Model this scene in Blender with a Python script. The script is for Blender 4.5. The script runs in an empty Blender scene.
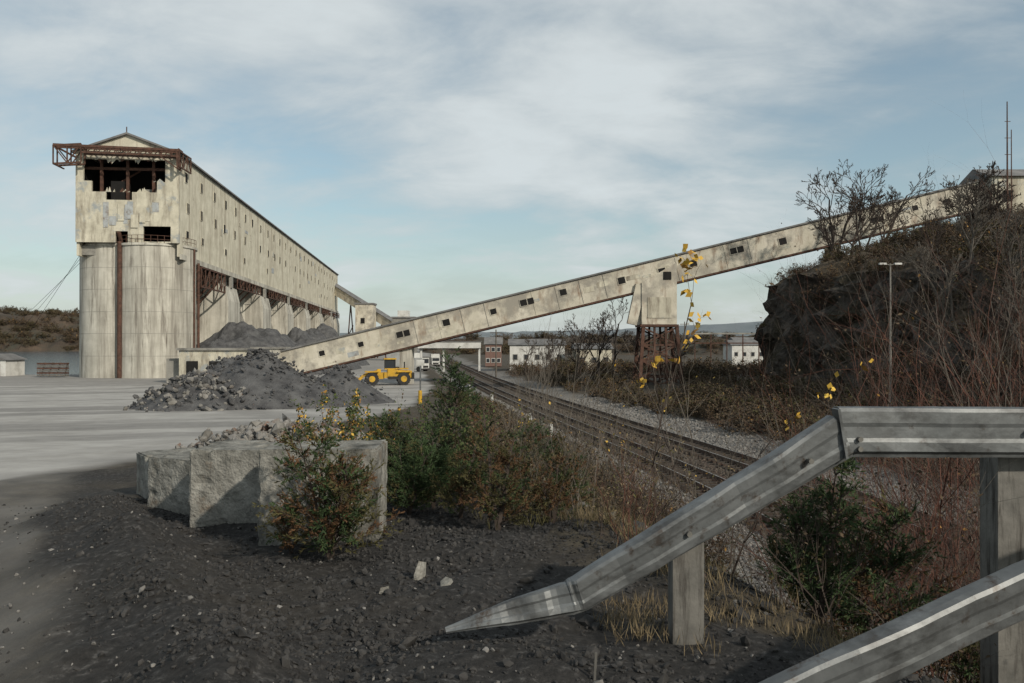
import bpy, math, numpy as np
from mathutils import Vector, Matrix
R=np.random.RandomState(7)
scene=bpy.context.scene
scene.view_settings.view_transform='Standard'
scene.view_settings.look='None'
scene.view_settings.exposure=0

# ------------------------------------------------------------------ noise
TAB=np.random.RandomState(3).rand(256,256)
def vn(x,y):
    x=np.asarray(x,float);y=np.asarray(y,float)
    xi=np.floor(x).astype(int);yi=np.floor(y).astype(int)
    fx=x-xi;fy=y-yi
    fx=fx*fx*(3-2*fx);fy=fy*fy*(3-2*fy)
    a=TAB[xi&255,yi&255];b=TAB[(xi+1)&255,yi&255];c=TAB[xi&255,(yi+1)&255];d=TAB[(xi+1)&255,(yi+1)&255]
    return (a*(1-fx)+b*fx)*(1-fy)+(c*(1-fx)+d*fx)*fy-0.5
def fbm(x,y,o=4):
    s=0;a=1
    for i in range(o):
        s=s+a*vn(x*2**i+17.3*i,y*2**i+5.1*i);a*=.5
    return s
def sst(t):
    t=np.clip(t,0,1);return t*t*(3-2*t)

# ------------------------------------------------------------------ terrain
_ty=np.arange(-60,700,1.0)
_tx=np.interp(_ty,[-60,0,20,27,39,60,100,144,264,400,700],[12.6,12.6,12.2,11.6,10.1,6.6,0.4,-5.8,-20.4,-34,-64])
_k=np.ones(21)/21
_tx=np.convolve(np.pad(_tx,10,mode='edge'),_k,'valid')
def xc(y): return np.interp(y,_ty,_tx)
def edge(y): return np.interp(y,[-20,3,5,8,12,20,40,60,100,144,270,700],[3.0,2.2,1.7,1.0,.3,-.4,-2,-4,-8,-14,-30,-75])
def yard(y): return np.interp(y,[-20,3,5,9,13,30,60,90,400],[3.5,3.35,3.22,2.95,2.65,1.8,.8,0,0])
def bermx(y): return np.interp(y,[0,3,4,6.5,9,13.5,16],[-.7,-1.35,-1.75,-3.25,-4.9,-7.1,-8])
def H(x,y):
    x=np.asarray(x,float);y=np.asarray(y,float)
    e=edge(y)+.5*fbm(x*.1+3,y*.3,2);toe=xc(y)-5.3
    zy=yard(y)
    t=sst((x-e)/np.maximum(toe-e,1))
    z=zy*(1-t)+(-1.12)*t
    rr=x-(xc(y)+6)
    z=z+np.where(rr>0,np.clip(rr*.10,0,1.3)*sst((220-y)/60),0)
    near=sst((60-np.hypot(x,y))/50)
    offt=1-sst((5.2-np.abs(x-xc(y)))/1.0)
    roadm=roadmask(x,y)
    bx=bermx(y);trk=sst((bx-.35-x)/.5)*sst((15-y)/4)
    z=z+(fbm(x*.45,y*.45,5)*.18+fbm(x*1.9+4,y*1.9,4)*.10*sst((14-y)/5))*near*(1-.85*roadm)*offt*(1-.75*trk)+fbm(x*.06,y*.06,3)*.5*(1-near)*(1-roadm)*offt*sst((y-20)/40)*.5
    z=z+.24*np.exp(-((x-bx-.35)/.45)**2)*sst((14-y)/5)*(1+.9*fbm(x*.9,y*.9,2))
    z=z-.12*trk-.07*np.exp(-((x-bx+1.1)/.25)**2)*sst((13-y)/4)
    rv=sst((-77-.12*(y-140)-x)/14)*sst((y-134)/14)
    z=z-7*rv
    return z
def roadmask(x,y):
    b=np.interp(y,[-20,3,6,10,14,20,30,45,60,100,144,300],[-6,-6.2,-6.6,-7.6,-8.6,-8.3,-7.4,-6.6,-7,-10,-16,-38])
    return sst((b+1.2*fbm(np.asarray(x)*.25,np.asarray(y)*.25,3)-x)/.9+.5)
def Hs(x,y): return float(H(np.array([x]),np.array([y]))[0])

# ------------------------------------------------------------------ materials
MATS={}
def nd(nt,t,**k):
    n=nt.nodes.new(t)
    for a,b in k.items(): setattr(n,a,b)
    return n
def mat(name,c1,c2,scale=1.0,rough=.85,bump=.3,bscale=None,c3=None,s3=.3,t3=(.5,.65),streak=None,metal=0,detail=8,bdist=.02,ramp=(.35,.65),spec=.3,c4=None,s4=1,t4=(.6,.7),streak4=None):
    if name in MATS: return MATS[name]
    m=bpy.data.materials.new(name);m.use_nodes=True;nt=m.node_tree;L=nt.links
    b=nt.nodes['Principled BSDF'];b.inputs['Roughness'].default_value=rough;b.inputs['Metallic'].default_value=metal
    b.inputs['Specular IOR Level'].default_value=spec
    tc=nd(nt,'ShaderNodeTexCoord');src=tc.outputs['Object']
    n1=nd(nt,'ShaderNodeTexNoise');n1.inputs['Scale'].default_value=scale;n1.inputs['Detail'].default_value=detail;n1.inputs['Roughness'].default_value=.65
    L.new(src,n1.inputs['Vector'])
    r=nd(nt,'ShaderNodeValToRGB');r.color_ramp.elements[0].position=ramp[0];r.color_ramp.elements[1].position=ramp[1]
    r.color_ramp.elements[0].color=(*c1,1);r.color_ramp.elements[1].color=(*c2,1)
    L.new(n1.outputs['Fac'],r.inputs['Fac']);col=r.outputs['Color']
    for cc,ss,tt,sk,lo in ((c3,s3,t3,streak,(3.1,7.7,1.3)),(c4,s4,t4,streak4,(11.1,2.7,5.3))):
        if cc is None: continue
        n3=nd(nt,'ShaderNodeTexNoise');n3.inputs['Scale'].default_value=ss;n3.inputs['Detail'].default_value=10;n3.inputs['Roughness'].default_value=.7
        mp=nd(nt,'ShaderNodeMapping');mp.inputs['Scale'].default_value=sk or (1,1,1);mp.inputs['Location'].default_value=lo
        L.new(src,mp.inputs['Vector']);L.new(mp.outputs['Vector'],n3.inputs['Vector'])
        mr=nd(nt,'ShaderNodeMapRange');mr.inputs['From Min'].default_value=tt[0];mr.inputs['From Max'].default_value=tt[1]
        L.new(n3.outputs['Fac'],mr.inputs['Value'])
        mx=nd(nt,'ShaderNodeMixRGB');L.new(mr.outputs['Result'],mx.inputs['Fac']);L.new(col,mx.inputs['Color1']);mx.inputs['Color2'].default_value=(*cc,1)
        col=mx.outputs['Color']
    L.new(col,b.inputs['Base Color'])
    if bump:
        nb=nd(nt,'ShaderNodeTexNoise');nb.inputs['Scale'].default_value=bscale or scale*6;nb.inputs['Detail'].default_value=6
        L.new(src,nb.inputs['Vector'])
        bp=nd(nt,'ShaderNodeBump');bp.inputs['Strength'].default_value=bump;bp.inputs['Distance'].default_value=bdist
        L.new(nb.outputs['Fac'],bp.inputs['Height']);L.new(bp.outputs['Normal'],b.inputs['Normal'])
    MATS[name]=m;return m
cream=mat('cream_cladding',(.43,.405,.32),(.57,.54,.44),.5,.85,.25,3,c3=(.24,.20,.15),s3=.6,t3=(.47,.72),streak=(1,1,.12),bdist=.05,c4=(.12,.09,.07),s4=.9,t4=(.60,.72),streak4=(1,1,.3))
creamdk=mat('weathered_gable',(.39,.365,.29),(.55,.52,.42),.6,.85,.3,3,c3=(.16,.135,.105),s3=.9,t3=(.47,.68),streak=(1,1,.2),bdist=.05,c4=(.27,.29,.29),s4=.35,t4=(.54,.62))
conc=mat('silo_concrete',(.38,.365,.315),(.53,.51,.445),.35,.9,.25,2.5,c3=(.19,.175,.148),s3=.7,t3=(.43,.66),streak=(1,1,.06),bdist=.05,c4=(.11,.095,.078),s4=1.3,t4=(.54,.70),streak4=(1,1,.08))
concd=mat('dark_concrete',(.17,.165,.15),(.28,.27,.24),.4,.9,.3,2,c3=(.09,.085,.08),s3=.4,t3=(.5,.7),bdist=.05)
blockc=mat('block_concrete',(.14,.137,.122),(.29,.283,.255),6,.95,1.0,34,c3=(.05,.05,.043),s3=2.4,t3=(.44,.64),streak=(1,1,.5),bdist=.02,c4=(.15,.12,.09),s4=3,t4=(.56,.68))
gal=mat('gallery_sheet',(.43,.40,.32),(.58,.54,.45),.45,.8,.2,3,c3=(.19,.12,.078),s3=.9,t3=(.52,.70),streak=(1,1,.3),bdist=.04,c4=(.28,.26,.22),s4=.3,t4=(.47,.6))
roofm=mat('roof_sheet',(.10,.10,.10),(.19,.185,.18),.5,.8,.2)
rust=mat('rusty_steel',(.045,.026,.019),(.11,.057,.04),2,.85,.2)
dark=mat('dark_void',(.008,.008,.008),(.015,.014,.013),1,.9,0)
bluem=mat('galvanised_patch',(.26,.28,.29),(.38,.40,.40),.8,.7,.2,c3=(.17,.13,.10),s3=1.2,t3=(.5,.7))
white=mat('white_paint',(.45,.45,.43),(.6,.6,.57),.5,.6,.1,c3=(.28,.27,.24),s3=.5,t3=(.5,.75))
brick=mat('brick_red_hazed',(.14,.085,.07),(.19,.12,.10),2,.9,.2)  # far brick: red desaturated in the base colour to imitate distance haze
galv=mat('galvanised_rail',(.10,.106,.108),(.175,.185,.188),3.0,.48,.35,40,c3=(.05,.036,.027),s3=6,t3=(.56,.66),metal=.4,bdist=.002,spec=.5,c4=(.06,.062,.062),s4=2.2,t4=(.45,.62),streak4=(1,1,2))
woodp=mat('weathered_post',(.10,.097,.088),(.18,.172,.155),5,.9,.5,30,c3=(.045,.04,.035),s3=6,t3=(.48,.65),streak=(3,3,.3),bdist=.006)
pile=mat('crushed_stone',(.045,.045,.047),(.105,.105,.105),1.2,.95,.9,9,bdist=.08)
rubm=mat('rubble_stone',(.10,.095,.085),(.25,.24,.22),.9,.92,.4,8,c3=(.15,.09,.065),s3=.8,t3=(.56,.64))
grav=mat('black_gravel',(.017,.0165,.016),(.05,.048,.046),9,.85,.4,60,c3=(.11,.105,.10),s3=7,t3=(.62,.70),bdist=.004)
ballm=mat('ballast_stone',(.10,.095,.088),(.24,.23,.215),6,.9,.4,40,bdist=.005)
balld=mat('oily_ballast',(.045,.036,.029),(.11,.092,.075),6,.9,.4,40,bdist=.005)
rockm=mat('cliff_rock',(.024,.021,.018),(.09,.077,.064),.6,.95,1.0,1.8,c3=(.035,.03,.018),s3=.3,t3=(.48,.6),bdist=.6,c4=(.13,.115,.10),s4=.7,t4=(.60,.7))
hsoil=mat('hill_soil',(.030,.023,.015),(.075,.058,.036),.8,.95,.8,3,c3=(.10,.075,.045),s3=.5,t3=(.5,.65),bdist=.2)
sleep=mat('sleeper_wood',(.03,.024,.019),(.07,.056,.045),2,.95,.3)
railm=mat('rail_steel',(.055,.036,.028),(.10,.07,.055),3,.6,.1,metal=.2)
railtop=mat('rail_polished',(.22,.20,.18),(.33,.31,.29),3,.4,0,metal=.7)
bark=mat('grey_bark',(.07,.06,.05),(.14,.125,.105),6,.95,.3)
barkd=mat('dark_bark',(.035,.027,.022),(.075,.058,.048),5,.95,.2)
barkr=mat('red_twig',(.07,.030,.022),(.13,.06,.042),5,.9,.2)
jgreen=mat('juniper_green',(.016,.032,.011),(.05,.08,.027),3,.8,0)
jrust=mat('juniper_rust',(.07,.036,.017),(.12,.066,.030),4,.85,0)
jolive=mat('juniper_olive',(.045,.042,.016),(.09,.08,.03),4,.85,0)
yleaf=mat('yellow_leaf',(.42,.24,.03),(.60,.40,.07),6,.6,0)
oleaf=mat('orange_leaf',(.22,.11,.025),(.34,.19,.05),6,.7,0)
bleaf=mat('brown_leaf',(.05,.036,.023),(.115,.082,.05),2,.9,0)
gleaf=mat('green_leaf',(.030,.046,.014),(.07,.092,.028),3,.8,0)
straw=mat('dry_straw',(.12,.09,.05),(.22,.175,.105),3,.9,0)
yel=mat('loader_yellow',(.42,.24,.02),(.55,.33,.03),1,.5,.05,c3=(.15,.11,.06),s3=1.2,t3=(.5,.7))
tyre=mat('tyre_rubber',(.02,.02,.02),(.04,.038,.036),3,.9,.2)
glass=bpy.data.materials.new('window_glass');glass.use_nodes=True
_b=glass.node_tree.nodes['Principled BSDF'];_b.inputs['Base Color'].default_value=(.03,.035,.04,1);_b.inputs['Roughness'].default_value=.12
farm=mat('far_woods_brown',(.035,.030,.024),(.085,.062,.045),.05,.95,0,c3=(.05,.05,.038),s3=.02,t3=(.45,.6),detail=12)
farb=mat('far_woods_haze',(.13,.155,.165),(.17,.19,.205),.01,.95,0,detail=12)  # bluish aerial haze painted into the base colour of the far hills
watm=mat('river_water',(.06,.09,.11),(.08,.11,.13),.01,.12,.25,.6,bdist=.05,spec=.5)

def ground_mat():
    m=bpy.data.materials.new('ground_surface');m.use_nodes=True;nt=m.node_tree;L=nt.links
    b=nt.nodes['Principled BSDF'];b.inputs['Roughness'].default_value=.93;b.inputs['Specular IOR Level'].default_value=.2
    tc=nd(nt,'ShaderNodeTexCoord')
    def noise(s,d=10,ro=.65):
        n=nd(nt,'ShaderNodeTexNoise');n.inputs['Scale'].default_value=s;n.inputs['Detail'].default_value=d;n.inputs['Roughness'].default_value=ro
        L.new(tc.outputs['Object'],n.inputs['Vector']);return n.outputs['Fac']
    def ramp(f,cs,ps):
        r=nd(nt,'ShaderNodeValToRGB');e=r.color_ramp.elements
        while len(e)<len(cs): e.new(.5)
        for i,(c,p) in enumerate(zip(cs,ps)): e[i].position=p;e[i].color=(*c,1)
        L.new(f,r.inputs['Fac']);return r.outputs['Color']
    at=nd(nt,'ShaderNodeVertexColor');at.layer_name='mask'
    sp=nd(nt,'ShaderNodeSeparateColor');L.new(at.outputs['Color'],sp.inputs['Color'])
    at2=nd(nt,'ShaderNodeVertexColor');at2.layer_name='wear'
    sp2=nd(nt,'ShaderNodeSeparateColor');L.new(at2.outputs['Color'],sp2.inputs['Color'])
    gravel=ramp(noise(16),[(.015,.0145,.014),(.04,.038,.036),(.13,.125,.12)],[.3,.56,.74])
    road=ramp(noise(.45,12,.72),[(.25,.24,.222),(.38,.368,.345)],[.34,.64])
    roadd=ramp(noise(1.6,12,.7),[(.12,.115,.108),(.20,.192,.18)],[.34,.62])
    ball=ramp(noise(9),[(.07,.065,.06),(.17,.162,.15),(.30,.29,.27)],[.3,.5,.7])
    soil=ramp(noise(2.5),[(.025,.021,.016),(.06,.05,.037),(.10,.085,.06)],[.3,.5,.7])
    bed=ramp(noise(6),[(.03,.024,.019),(.075,.06,.048),(.13,.11,.09)],[.3,.5,.7])
    def mix(f,a,c):
        x=nd(nt,'ShaderNodeMixRGB');L.new(f,x.inputs['Fac']);L.new(a,x.inputs['Color1']);L.new(c,x.inputs['Color2']);return x.outputs['Color']
    road=mix(sp2.outputs['Green'],road,roadd)
    c=mix(sp.outputs['Blue'],gravel,soil);c=mix(sp.outputs['Red'],c,road);c=mix(sp.outputs['Green'],c,ball);c=mix(sp2.outputs['Red'],c,bed)
    L.new(c,b.inputs['Base Color'])
    bp=nd(nt,'ShaderNodeBump');bp.inputs['Strength'].default_value=.8;bp.inputs['Distance'].default_value=.03
    mm=nd(nt,'ShaderNodeMath',operation='MULTIPLY');L.new(noise(22,8,.75),mm.inputs[0])
    iv=nd(nt,'ShaderNodeMath',operation='SUBTRACT');iv.inputs[0].default_value=1.05;L.new(sp.outputs['Red'],iv.inputs[1]);L.new(iv.outputs[0],mm.inputs[1])
    L.new(mm.outputs[0],bp.inputs['Height']);L.new(bp.outputs['Normal'],b.inputs['Normal'])
    return m

# ------------------------------------------------------------------ mesh tools
def mkobj(name,verts,faces,mats,midx=None,parent=None,smooth=False,loc=None,rz=0):
    me=bpy.data.meshes.new(name);me.from_pydata(verts,[],faces)
    for m in mats: me.materials.append(m)
    if midx is not None: me.polygons.foreach_set('material_index',np.asarray(midx,dtype=np.int32))
    if smooth: me.polygons.foreach_set('use_smooth',np.ones(len(me.polygons),bool))
    me.update()
    o=bpy.data.objects.new(name,me);scene.collection.objects.link(o)
    if parent: o.parent=parent
    if loc is not None: o.location=loc
    o.rotation_euler[2]=rz
    return o
def empty(name,loc=(0,0,0),rz=0):
    e=bpy.data.objects.new(name,None);scene.collection.objects.link(e);e.location=loc;e.rotation_euler[2]=rz;return e
class MB:
    def __init__(s): s.v=[];s.f=[];s.m=[];s.mats=[]
    def mi(s,m):
        if m not in s.mats: s.mats.append(m)
        return s.mats.index(m)
    def add(s,vs,fs,m):
        o=len(s.v);s.v+= [tuple(map(float,p)) for p in vs];k=s.mi(m)
        for f in fs: s.f.append(tuple(i+o for i in f));s.m.append(k)
    def box(s,a,b,m,rz=0,c=None):
        x0,y0,z0=a;x1,y1,z1=b
        vs=[(x,y,z) for z in (z0,z1) for x,y in ((x0,y0),(x1,y0),(x1,y1),(x0,y1))]
        if rz:
            cx,cy=c or ((x0+x1)/2,(y0+y1)/2);C,S=math.cos(rz),math.sin(rz)
            vs=[(cx+(x-cx)*C-(y-cy)*S,cy+(x-cx)*S+(y-cy)*C,z) for x,y,z in vs]
        s.add(vs,[(0,3,2,1),(4,5,6,7),(0,1,5,4),(1,2,6,5),(2,3,7,6),(3,0,4,7)],m)
    def beam(s,p0,p1,w,h,m,up=(0,0,1),w1=None,h1=None):
        p0=Vector(p0);p1=Vector(p1);d=(p1-p0).normalized();up=Vector(up)
        if abs(d.dot(up))>.98: up=Vector((0,1,0))
        sd=d.cross(up).normalized();u=sd.cross(d)
        w1=w if w1 is None else w1;h1=h if h1 is None else h1
        vs=[]
        for p,ww,hh in ((p0,w,h),(p1,w1,h1)):
            for a,b in ((-1,-1),(1,-1),(1,1),(-1,1)): vs.append(p+sd*a*ww/2+u*b*hh/2)
        s.add(vs,[(0,1,2,3),(7,6,5,4),(0,4,5,1),(1,5,6,2),(2,6,7,3),(3,7,4,0)],m)
    def cyl(s,p0,p1,r0,r1,n,m,caps=True):
        p0=Vector(p0);p1=Vector(p1);d=(p1-p0).normalized();up=Vector((0,0,1)) if abs(d.z)<.9 else Vector((1,0,0))
        a=d.cross(up).normalized();b=a.cross(d);vs=[]
        for p,r in ((p0,r0),(p1,r1)):
            for i in range(n):
                t=2*math.pi*i/n;vs.append(p+a*math.cos(t)*r+b*math.sin(t)*r)
        fs=[(i,i+n,(i+1)%n+n,(i+1)%n) for i in range(n)]
        if caps: fs+=[tuple(range(n)),tuple(range(2*n-1,n-1,-1))]
        s.add(vs,fs,m)
    def truss(s,p0,p1,h,n,w,m,up=(0,0,1)):
        p0=Vector(p0);p1=Vector(p1);U=Vector(up)*h
        s.beam(p0,p1,w,w,m);s.beam(p0+U,p1+U,w,w,m)
        for i in range(n+1):
            a=p0.lerp(p1,i/n);s.beam(a,a+U,w*.7,w*.7,m)
            if i<n:
                b=p0.lerp(p1,(i+1)/n)
                if i%2: s.beam(a,b+U,w*.6,w*.6,m)
                else: s.beam(a+U,b,w*.6,w*.6,m)
    def obj(s,name,parent=None,loc=None,rz=0): return mkobj(name,s.v,s.f,s.mats,s.m,parent,False,loc,rz)

class NM:
    def __init__(s): s.v=[];s.f=[];s.m=[];s.n=0;s.mats=[]
    def add(s,V,F,m):
        if m not in s.mats: s.mats.append(m)
        s.v.append(np.asarray(V,float));s.f.extend((np.asarray(F)+s.n).tolist());s.m.extend([s.mats.index(m)]*len(F));s.n+=len(V)
    def tubes(s,segs,m,n=3):
        if not len(segs): return
        A=np.array([g[0] for g in segs],float);B=np.array([g[1] for g in segs],float)
        r0=np.array([g[2] for g in segs]);r1=np.array([g[3] for g in segs])
        d=B-A;d/=np.maximum(np.linalg.norm(d,axis=1,keepdims=True),1e-6)
        ref=np.where(np.abs(d[:,2:3])>.9,[[1,0,0]],[[0,0,1]])
        a=np.cross(d,ref);a/=np.linalg.norm(a,axis=1,keepdims=True);b=np.cross(a,d)
        K=len(A);V=np.zeros((K,2*n,3))
        for i in range(n):
            t=2*math.pi*i/n;o=a*math.cos(t)+b*math.sin(t)
            V[:,i]=A+o*r0[:,None];V[:,n+i]=B+o*r1[:,None]
        base=(np.arange(K)*2*n)[:,None]
        F=np.concatenate([base+np.array([[i,i+n,(i+1)%n+n,(i+1)%n]]) for i in range(n)])
        s.add(V.reshape(-1,3),F,m)
    def leaves(s,C,D,L,W,m,rs):
        C=np.asarray(C,float);K=len(C)
        if K==0: return
        D=np.asarray(D,float);D=D/np.maximum(np.linalg.norm(D,axis=1,keepdims=True),1e-6)
        q=rs.normal(size=(K,3));sd=np.cross(D,q);sd/=np.maximum(np.linalg.norm(sd,axis=1,keepdims=True),1e-6)
        L=(np.ones(K)*L*rs.uniform(.6,1.3,K))[:,None];W=(np.ones(K)*W*rs.uniform(.7,1.2,K))[:,None]
        V=np.stack([C,C+D*L*.45+sd*W*.5,C+D*L,C+D*L*.45-sd*W*.5],1)
        s.add(V.reshape(-1,3),(np.arange(K)*4)[:,None]+np.array([[0,1,2,3]]),m)
    def obj(s,name,parent=None,loc=None,smooth=False):
        return mkobj(name,np.concatenate(s.v).tolist(),s.f,s.mats,s.m,parent,smooth,loc)

_g=(1+5**.5)/2
ICO=np.array([(-1,_g,0),(1,_g,0),(-1,-_g,0),(1,-_g,0),(0,-1,_g),(0,1,_g),(0,-1,-_g),(0,1,-_g),(_g,0,-1),(_g,0,1),(-_g,0,-1),(-_g,0,1)],float)/1.9
ICF=np.array([(0,11,5),(0,5,1),(0,1,7),(0,7,10),(0,10,11),(1,5,9),(5,11,4),(11,10,2),(10,7,6),(7,1,8),(3,9,4),(3,4,2),(3,2,6),(3,6,8),(3,8,9),(4,9,5),(2,4,11),(6,2,10),(8,6,7),(9,8,1)])
def rocks(nm,P,S,m,rs,flat=.65):
    K=len(P)
    if K==0: return
    V=np.repeat(ICO[None],K,0)*rs.uniform(.62,1.25,(K,12,1))
    V=V*np.stack([rs.uniform(.7,1.3,K),rs.uniform(.7,1.3,K),rs.uniform(flat*.6,flat*1.3,K)],1)[:,None,:]
    q=rs.normal(size=(K,4));q[:,1:3]*=.5;q/=np.linalg.norm(q,axis=1,keepdims=True);w,x,y,z=q.T
    M=np.stack([1-2*(y*y+z*z),2*(x*y-z*w),2*(x*z+y*w),2*(x*y+z*w),1-2*(x*x+z*z),2*(y*z-x*w),2*(x*z-y*w),2*(y*z+x*w),1-2*(x*x+y*y)],1).reshape(K,3,3)
    V=np.einsum('kij,knj->kni',M,V)*np.asarray(S)[:,None,None]+np.asarray(P)[:,None,:]
    nm.add(V.reshape(-1,3),((np.arange(K)*12)[:,None,None]+ICF[None]).reshape(-1,3),m)

def grow(rs,p,d,L,r,depth,segs,tips,spread=.6,nseg=4,nch=(2,4),up=.12,wob=.16,ratio=.62):
    p=np.array(p,float);d=np.array(d,float);d/=np.linalg.norm(d)
    for i in range(nseg):
        d=d+rs.normal(size=3)*wob+np.array([0,0,up]);d/=np.linalg.norm(d)
        q=p+d*L/nseg;ra=r*(1-.55*i/nseg);rb=r*(1-.55*(i+1)/nseg)
        segs.append((p.copy(),q.copy(),ra,rb));tips.append((q.copy(),d.copy(),depth))
        if depth>0 and i>=1 or (depth>0 and i==0 and rs.rand()<.3):
            for k in range(rs.randint(*nch)):
                s=rs.normal(size=3);s-=d*s.dot(d);s/=np.linalg.norm(s)
                grow(rs,q,d+s*spread*rs.uniform(.7,1.4),L*ratio*rs.uniform(.6,1.1)*(1-.35*i/nseg),rb*.6,depth-1,segs,tips,spread,max(3,nseg-1),nch,up,wob,ratio)
        p=q

# ------------------------------------------------------------------ GROUND SHEET
def axis(parts):
    a=[]
    for s,e,st in parts: a+=list(np.arange(s,e,st))
    return np.array(a)
xs=np.concatenate([-np.geomspace(4000,60,22)[:-1],axis([(-60,-14,.7),(-14,-7,.25),(-7,5,.06),(5,18,.3),(18,60,1.2)]),np.geomspace(60,4000,22)])
ys=np.concatenate([[-60,-30,-12,-5,0],axis([(1,3,.4),(3,11,.06),(11,20,.18),(20,60,.5),(60,160,1.4)]),np.geomspace(160,6000,45)])
X,Y=np.meshgrid(xs,ys);Z=H(X,Y)
nx,ny=len(xs),len(ys)
idx=np.arange(nx*ny).reshape(ny,nx)
F=np.stack([idx[:-1,:-1],idx[:-1,1:],idx[1:,1:],idx[1:,:-1]],-1).reshape(-1,4)
g=mkobj('ground',np.stack([X,Y,Z],-1).reshape(-1,3).tolist(),F.tolist(),[ground_mat()],smooth=True)
x=X.ravel();y=Y.ravel()
rm=roadmask(x,y)
dT=x-xc(y);nz=fbm(x*.5,y*.5,4)
bal=sst((4.8+1.2*nz-np.abs(dT))/.8)
bal=np.maximum(bal,sst((8.5+1.5*nz-dT)/1.5)*sst((dT-3)/1)*.8)
toe=xc(y)-5.3
bal=np.maximum(bal,sst((x-(toe-2.2)+2*nz)/1.0)*sst((xc(y)-x)/1)*.85)
rm=rm*(1-bal)
so=sst((x-edge(y)+.6+1.2*nz)/1.2)
so=np.maximum(so,sst((y-13+3*nz)/5)*(1-rm))
trk=sst((bermx(y)-.15-x+.5*nz)/.5)*sst((17-y)/3)
so=np.maximum(so,.7*trk)
so=np.maximum(so,sst((x-20)/3));so=np.maximum(so,sst((y-160)/40)*.6)
so=np.clip(so+.5*np.clip(fbm(x*.7+8,y*.7,3),0,1),0,1)
rm=np.maximum(rm,(.36+.35*fbm(x*1.1,y*.6,3))*trk)
col=np.stack([rm,bal,so,np.ones_like(so)],1).astype(np.float32)
ca=g.data.color_attributes.new('mask','FLOAT_COLOR','POINT');ca.data.foreach_set('color',col.ravel())
bed=sst((3.7+.6*nz-np.abs(dT))/.5)
rr=np.hypot(x+2,(y-2)*1.0);an=np.arctan2(y-2,-(x+2))
wear=sst((fbm(rr*.4+4,an*1.1,4)-.02)/.3)*.7
rr2=np.hypot(x-10,y-60);wear=np.maximum(wear,.5*sst((fbm(rr2*.3,np.arctan2(y-60,x-10)*2,4)-.05)/.3)*sst((y-25)/10))
wear=np.maximum(wear,sst((x+9.8+1.5*nz+np.abs(y-22)*.1)/2.0)*sst((26-y)/5)*.8)
wear=np.maximum(wear,sst((y-95)/10)*sst((-26-x)/3)*.5)
col=np.stack([bed,np.clip(wear,0,1),wear*0,wear*0+1],1).astype(np.float32)
ca=g.data.color_attributes.new('wear','FLOAT_COLOR','POINT');ca.data.foreach_set('color',col.ravel())

mb=MB();mb.add([(-4000,138,-2.2),(-74,138,-2.2),(-74,3500,-2.2),(-4000,3500,-2.2)],[(0,1,2,3)],watm);mb.obj('river')

# ------------------------------------------------------------------ hillside
def hillZ(x,y):
    x=np.asarray(x,float);y=np.asarray(y,float)
    xb=np.interp(y,[-20,40,70,92,100,112],[27,27,28,29,33,40])+1.8*fbm(y*.13+9,x*.02,3)
    yn=112+.3*(x-29)+2*fbm(x*.15,y*.02,3)
    d=np.minimum(x-xb,yn-y)
    w=np.interp(y,[0,55,80,120],[8,6,1.6,1.6])
    dd=np.where(d<0,d,np.where(d<w,d/w,np.where(d<w+3,1+(d-w)/3,2+(d-w-3))))
    z=np.interp(dd,[-10,-1.5,0,1,2,8,16,26,70],[-2.5,.6,1.8,12.0,13.4,15.1,17.1,20.0,22.4])
    sc=np.interp(y,[0,50,80],[.74,.86,1])
    return z*sc+fbm(x*.22,y*.22,4)*np.where(dd>0,1.2,.2)
def hillS(x,y): return float(hillZ(np.array([x]),np.array([y]))[0])
hx=np.concatenate([np.arange(15,25,1.0),np.arange(25,37,.13),np.arange(37,42,.4),np.arange(42,75,1),np.arange(75,200,8)])
hy=np.concatenate([np.arange(-10,40,1.0),np.arange(40,116,.4),np.arange(116,150,2)])
X,Y=np.meshgrid(hx,hy);Z=hillZ(X,Y)
gx,gy=np.gradient(Z,hx,axis=1),np.gradient(Z,hy,axis=0)
st=np.clip(np.hypot(gx,gy)/3,0,1)
led=vn(np.floor(Z/1.5+fbm(Y*.15,X*.15,2))*3.7,Y*.35)
X2=X+st*(fbm(Y*.55,Z*.9,5)*2.0+led*2.2+vn(np.floor(Y*.7)*1.7,np.floor(Z*.6)*2.3)*.8)
idx=np.arange(len(hx)*len(hy)).reshape(len(hy),len(hx))
F=np.stack([idx[:-1,:-1],idx[:-1,1:],idx[1:,1:],idx[1:,:-1]],-1).reshape(-1,4)
mi=((np.hypot(gx,gy)+.5*fbm(X*.5,Y*.5,3))[:-1,:-1]<1.25).astype(int).ravel()
mkobj('rock_hillside',np.stack([X2,Y,Z],-1).reshape(-1,3).tolist(),F.tolist(),[rockm,hsoil],mi)

def ridge(name,pts,ht,depth,m,fr,amp,n=260,base=-3):
    P=np.array(pts,float);t=np.linspace(0,len(P)-1,n)
    px=np.interp(t,range(len(P)),P[:,0]);py=np.interp(t,range(len(P)),P[:,1]);h=np.interp(t,range(len(ht)),ht)
    dirn=np.stack([px,py],1);dirn/=np.linalg.norm(dirn,axis=1,keepdims=True)
    rows=[];K=14
    for k in range(K):
        s=k/(K-1);q=np.stack([px,py],1)+dirn*depth*s
        z=base+(h-base)*math.sin(min(1,s*1.0)*math.pi/2)*(1+fbm(t*fr*.15+3,np.full(n,s*2.),3)*.25)+vn(q[:,0]*.09*fr,q[:,1]*.09*fr)*amp
        if k==0: z[:]=base-3
        rows.append(np.stack([q[:,0],q[:,1],z],1))
    V=np.concatenate(rows);idx=np.arange(K*n).reshape(K,n)
    F=np.stack([idx[:-1,:-1],idx[:-1,1:],idx[1:,1:],idx[1:,:-1]],-1).reshape(-1,4)
    mkobj(name,V.tolist(),F.tolist(),[m]);return V
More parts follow.
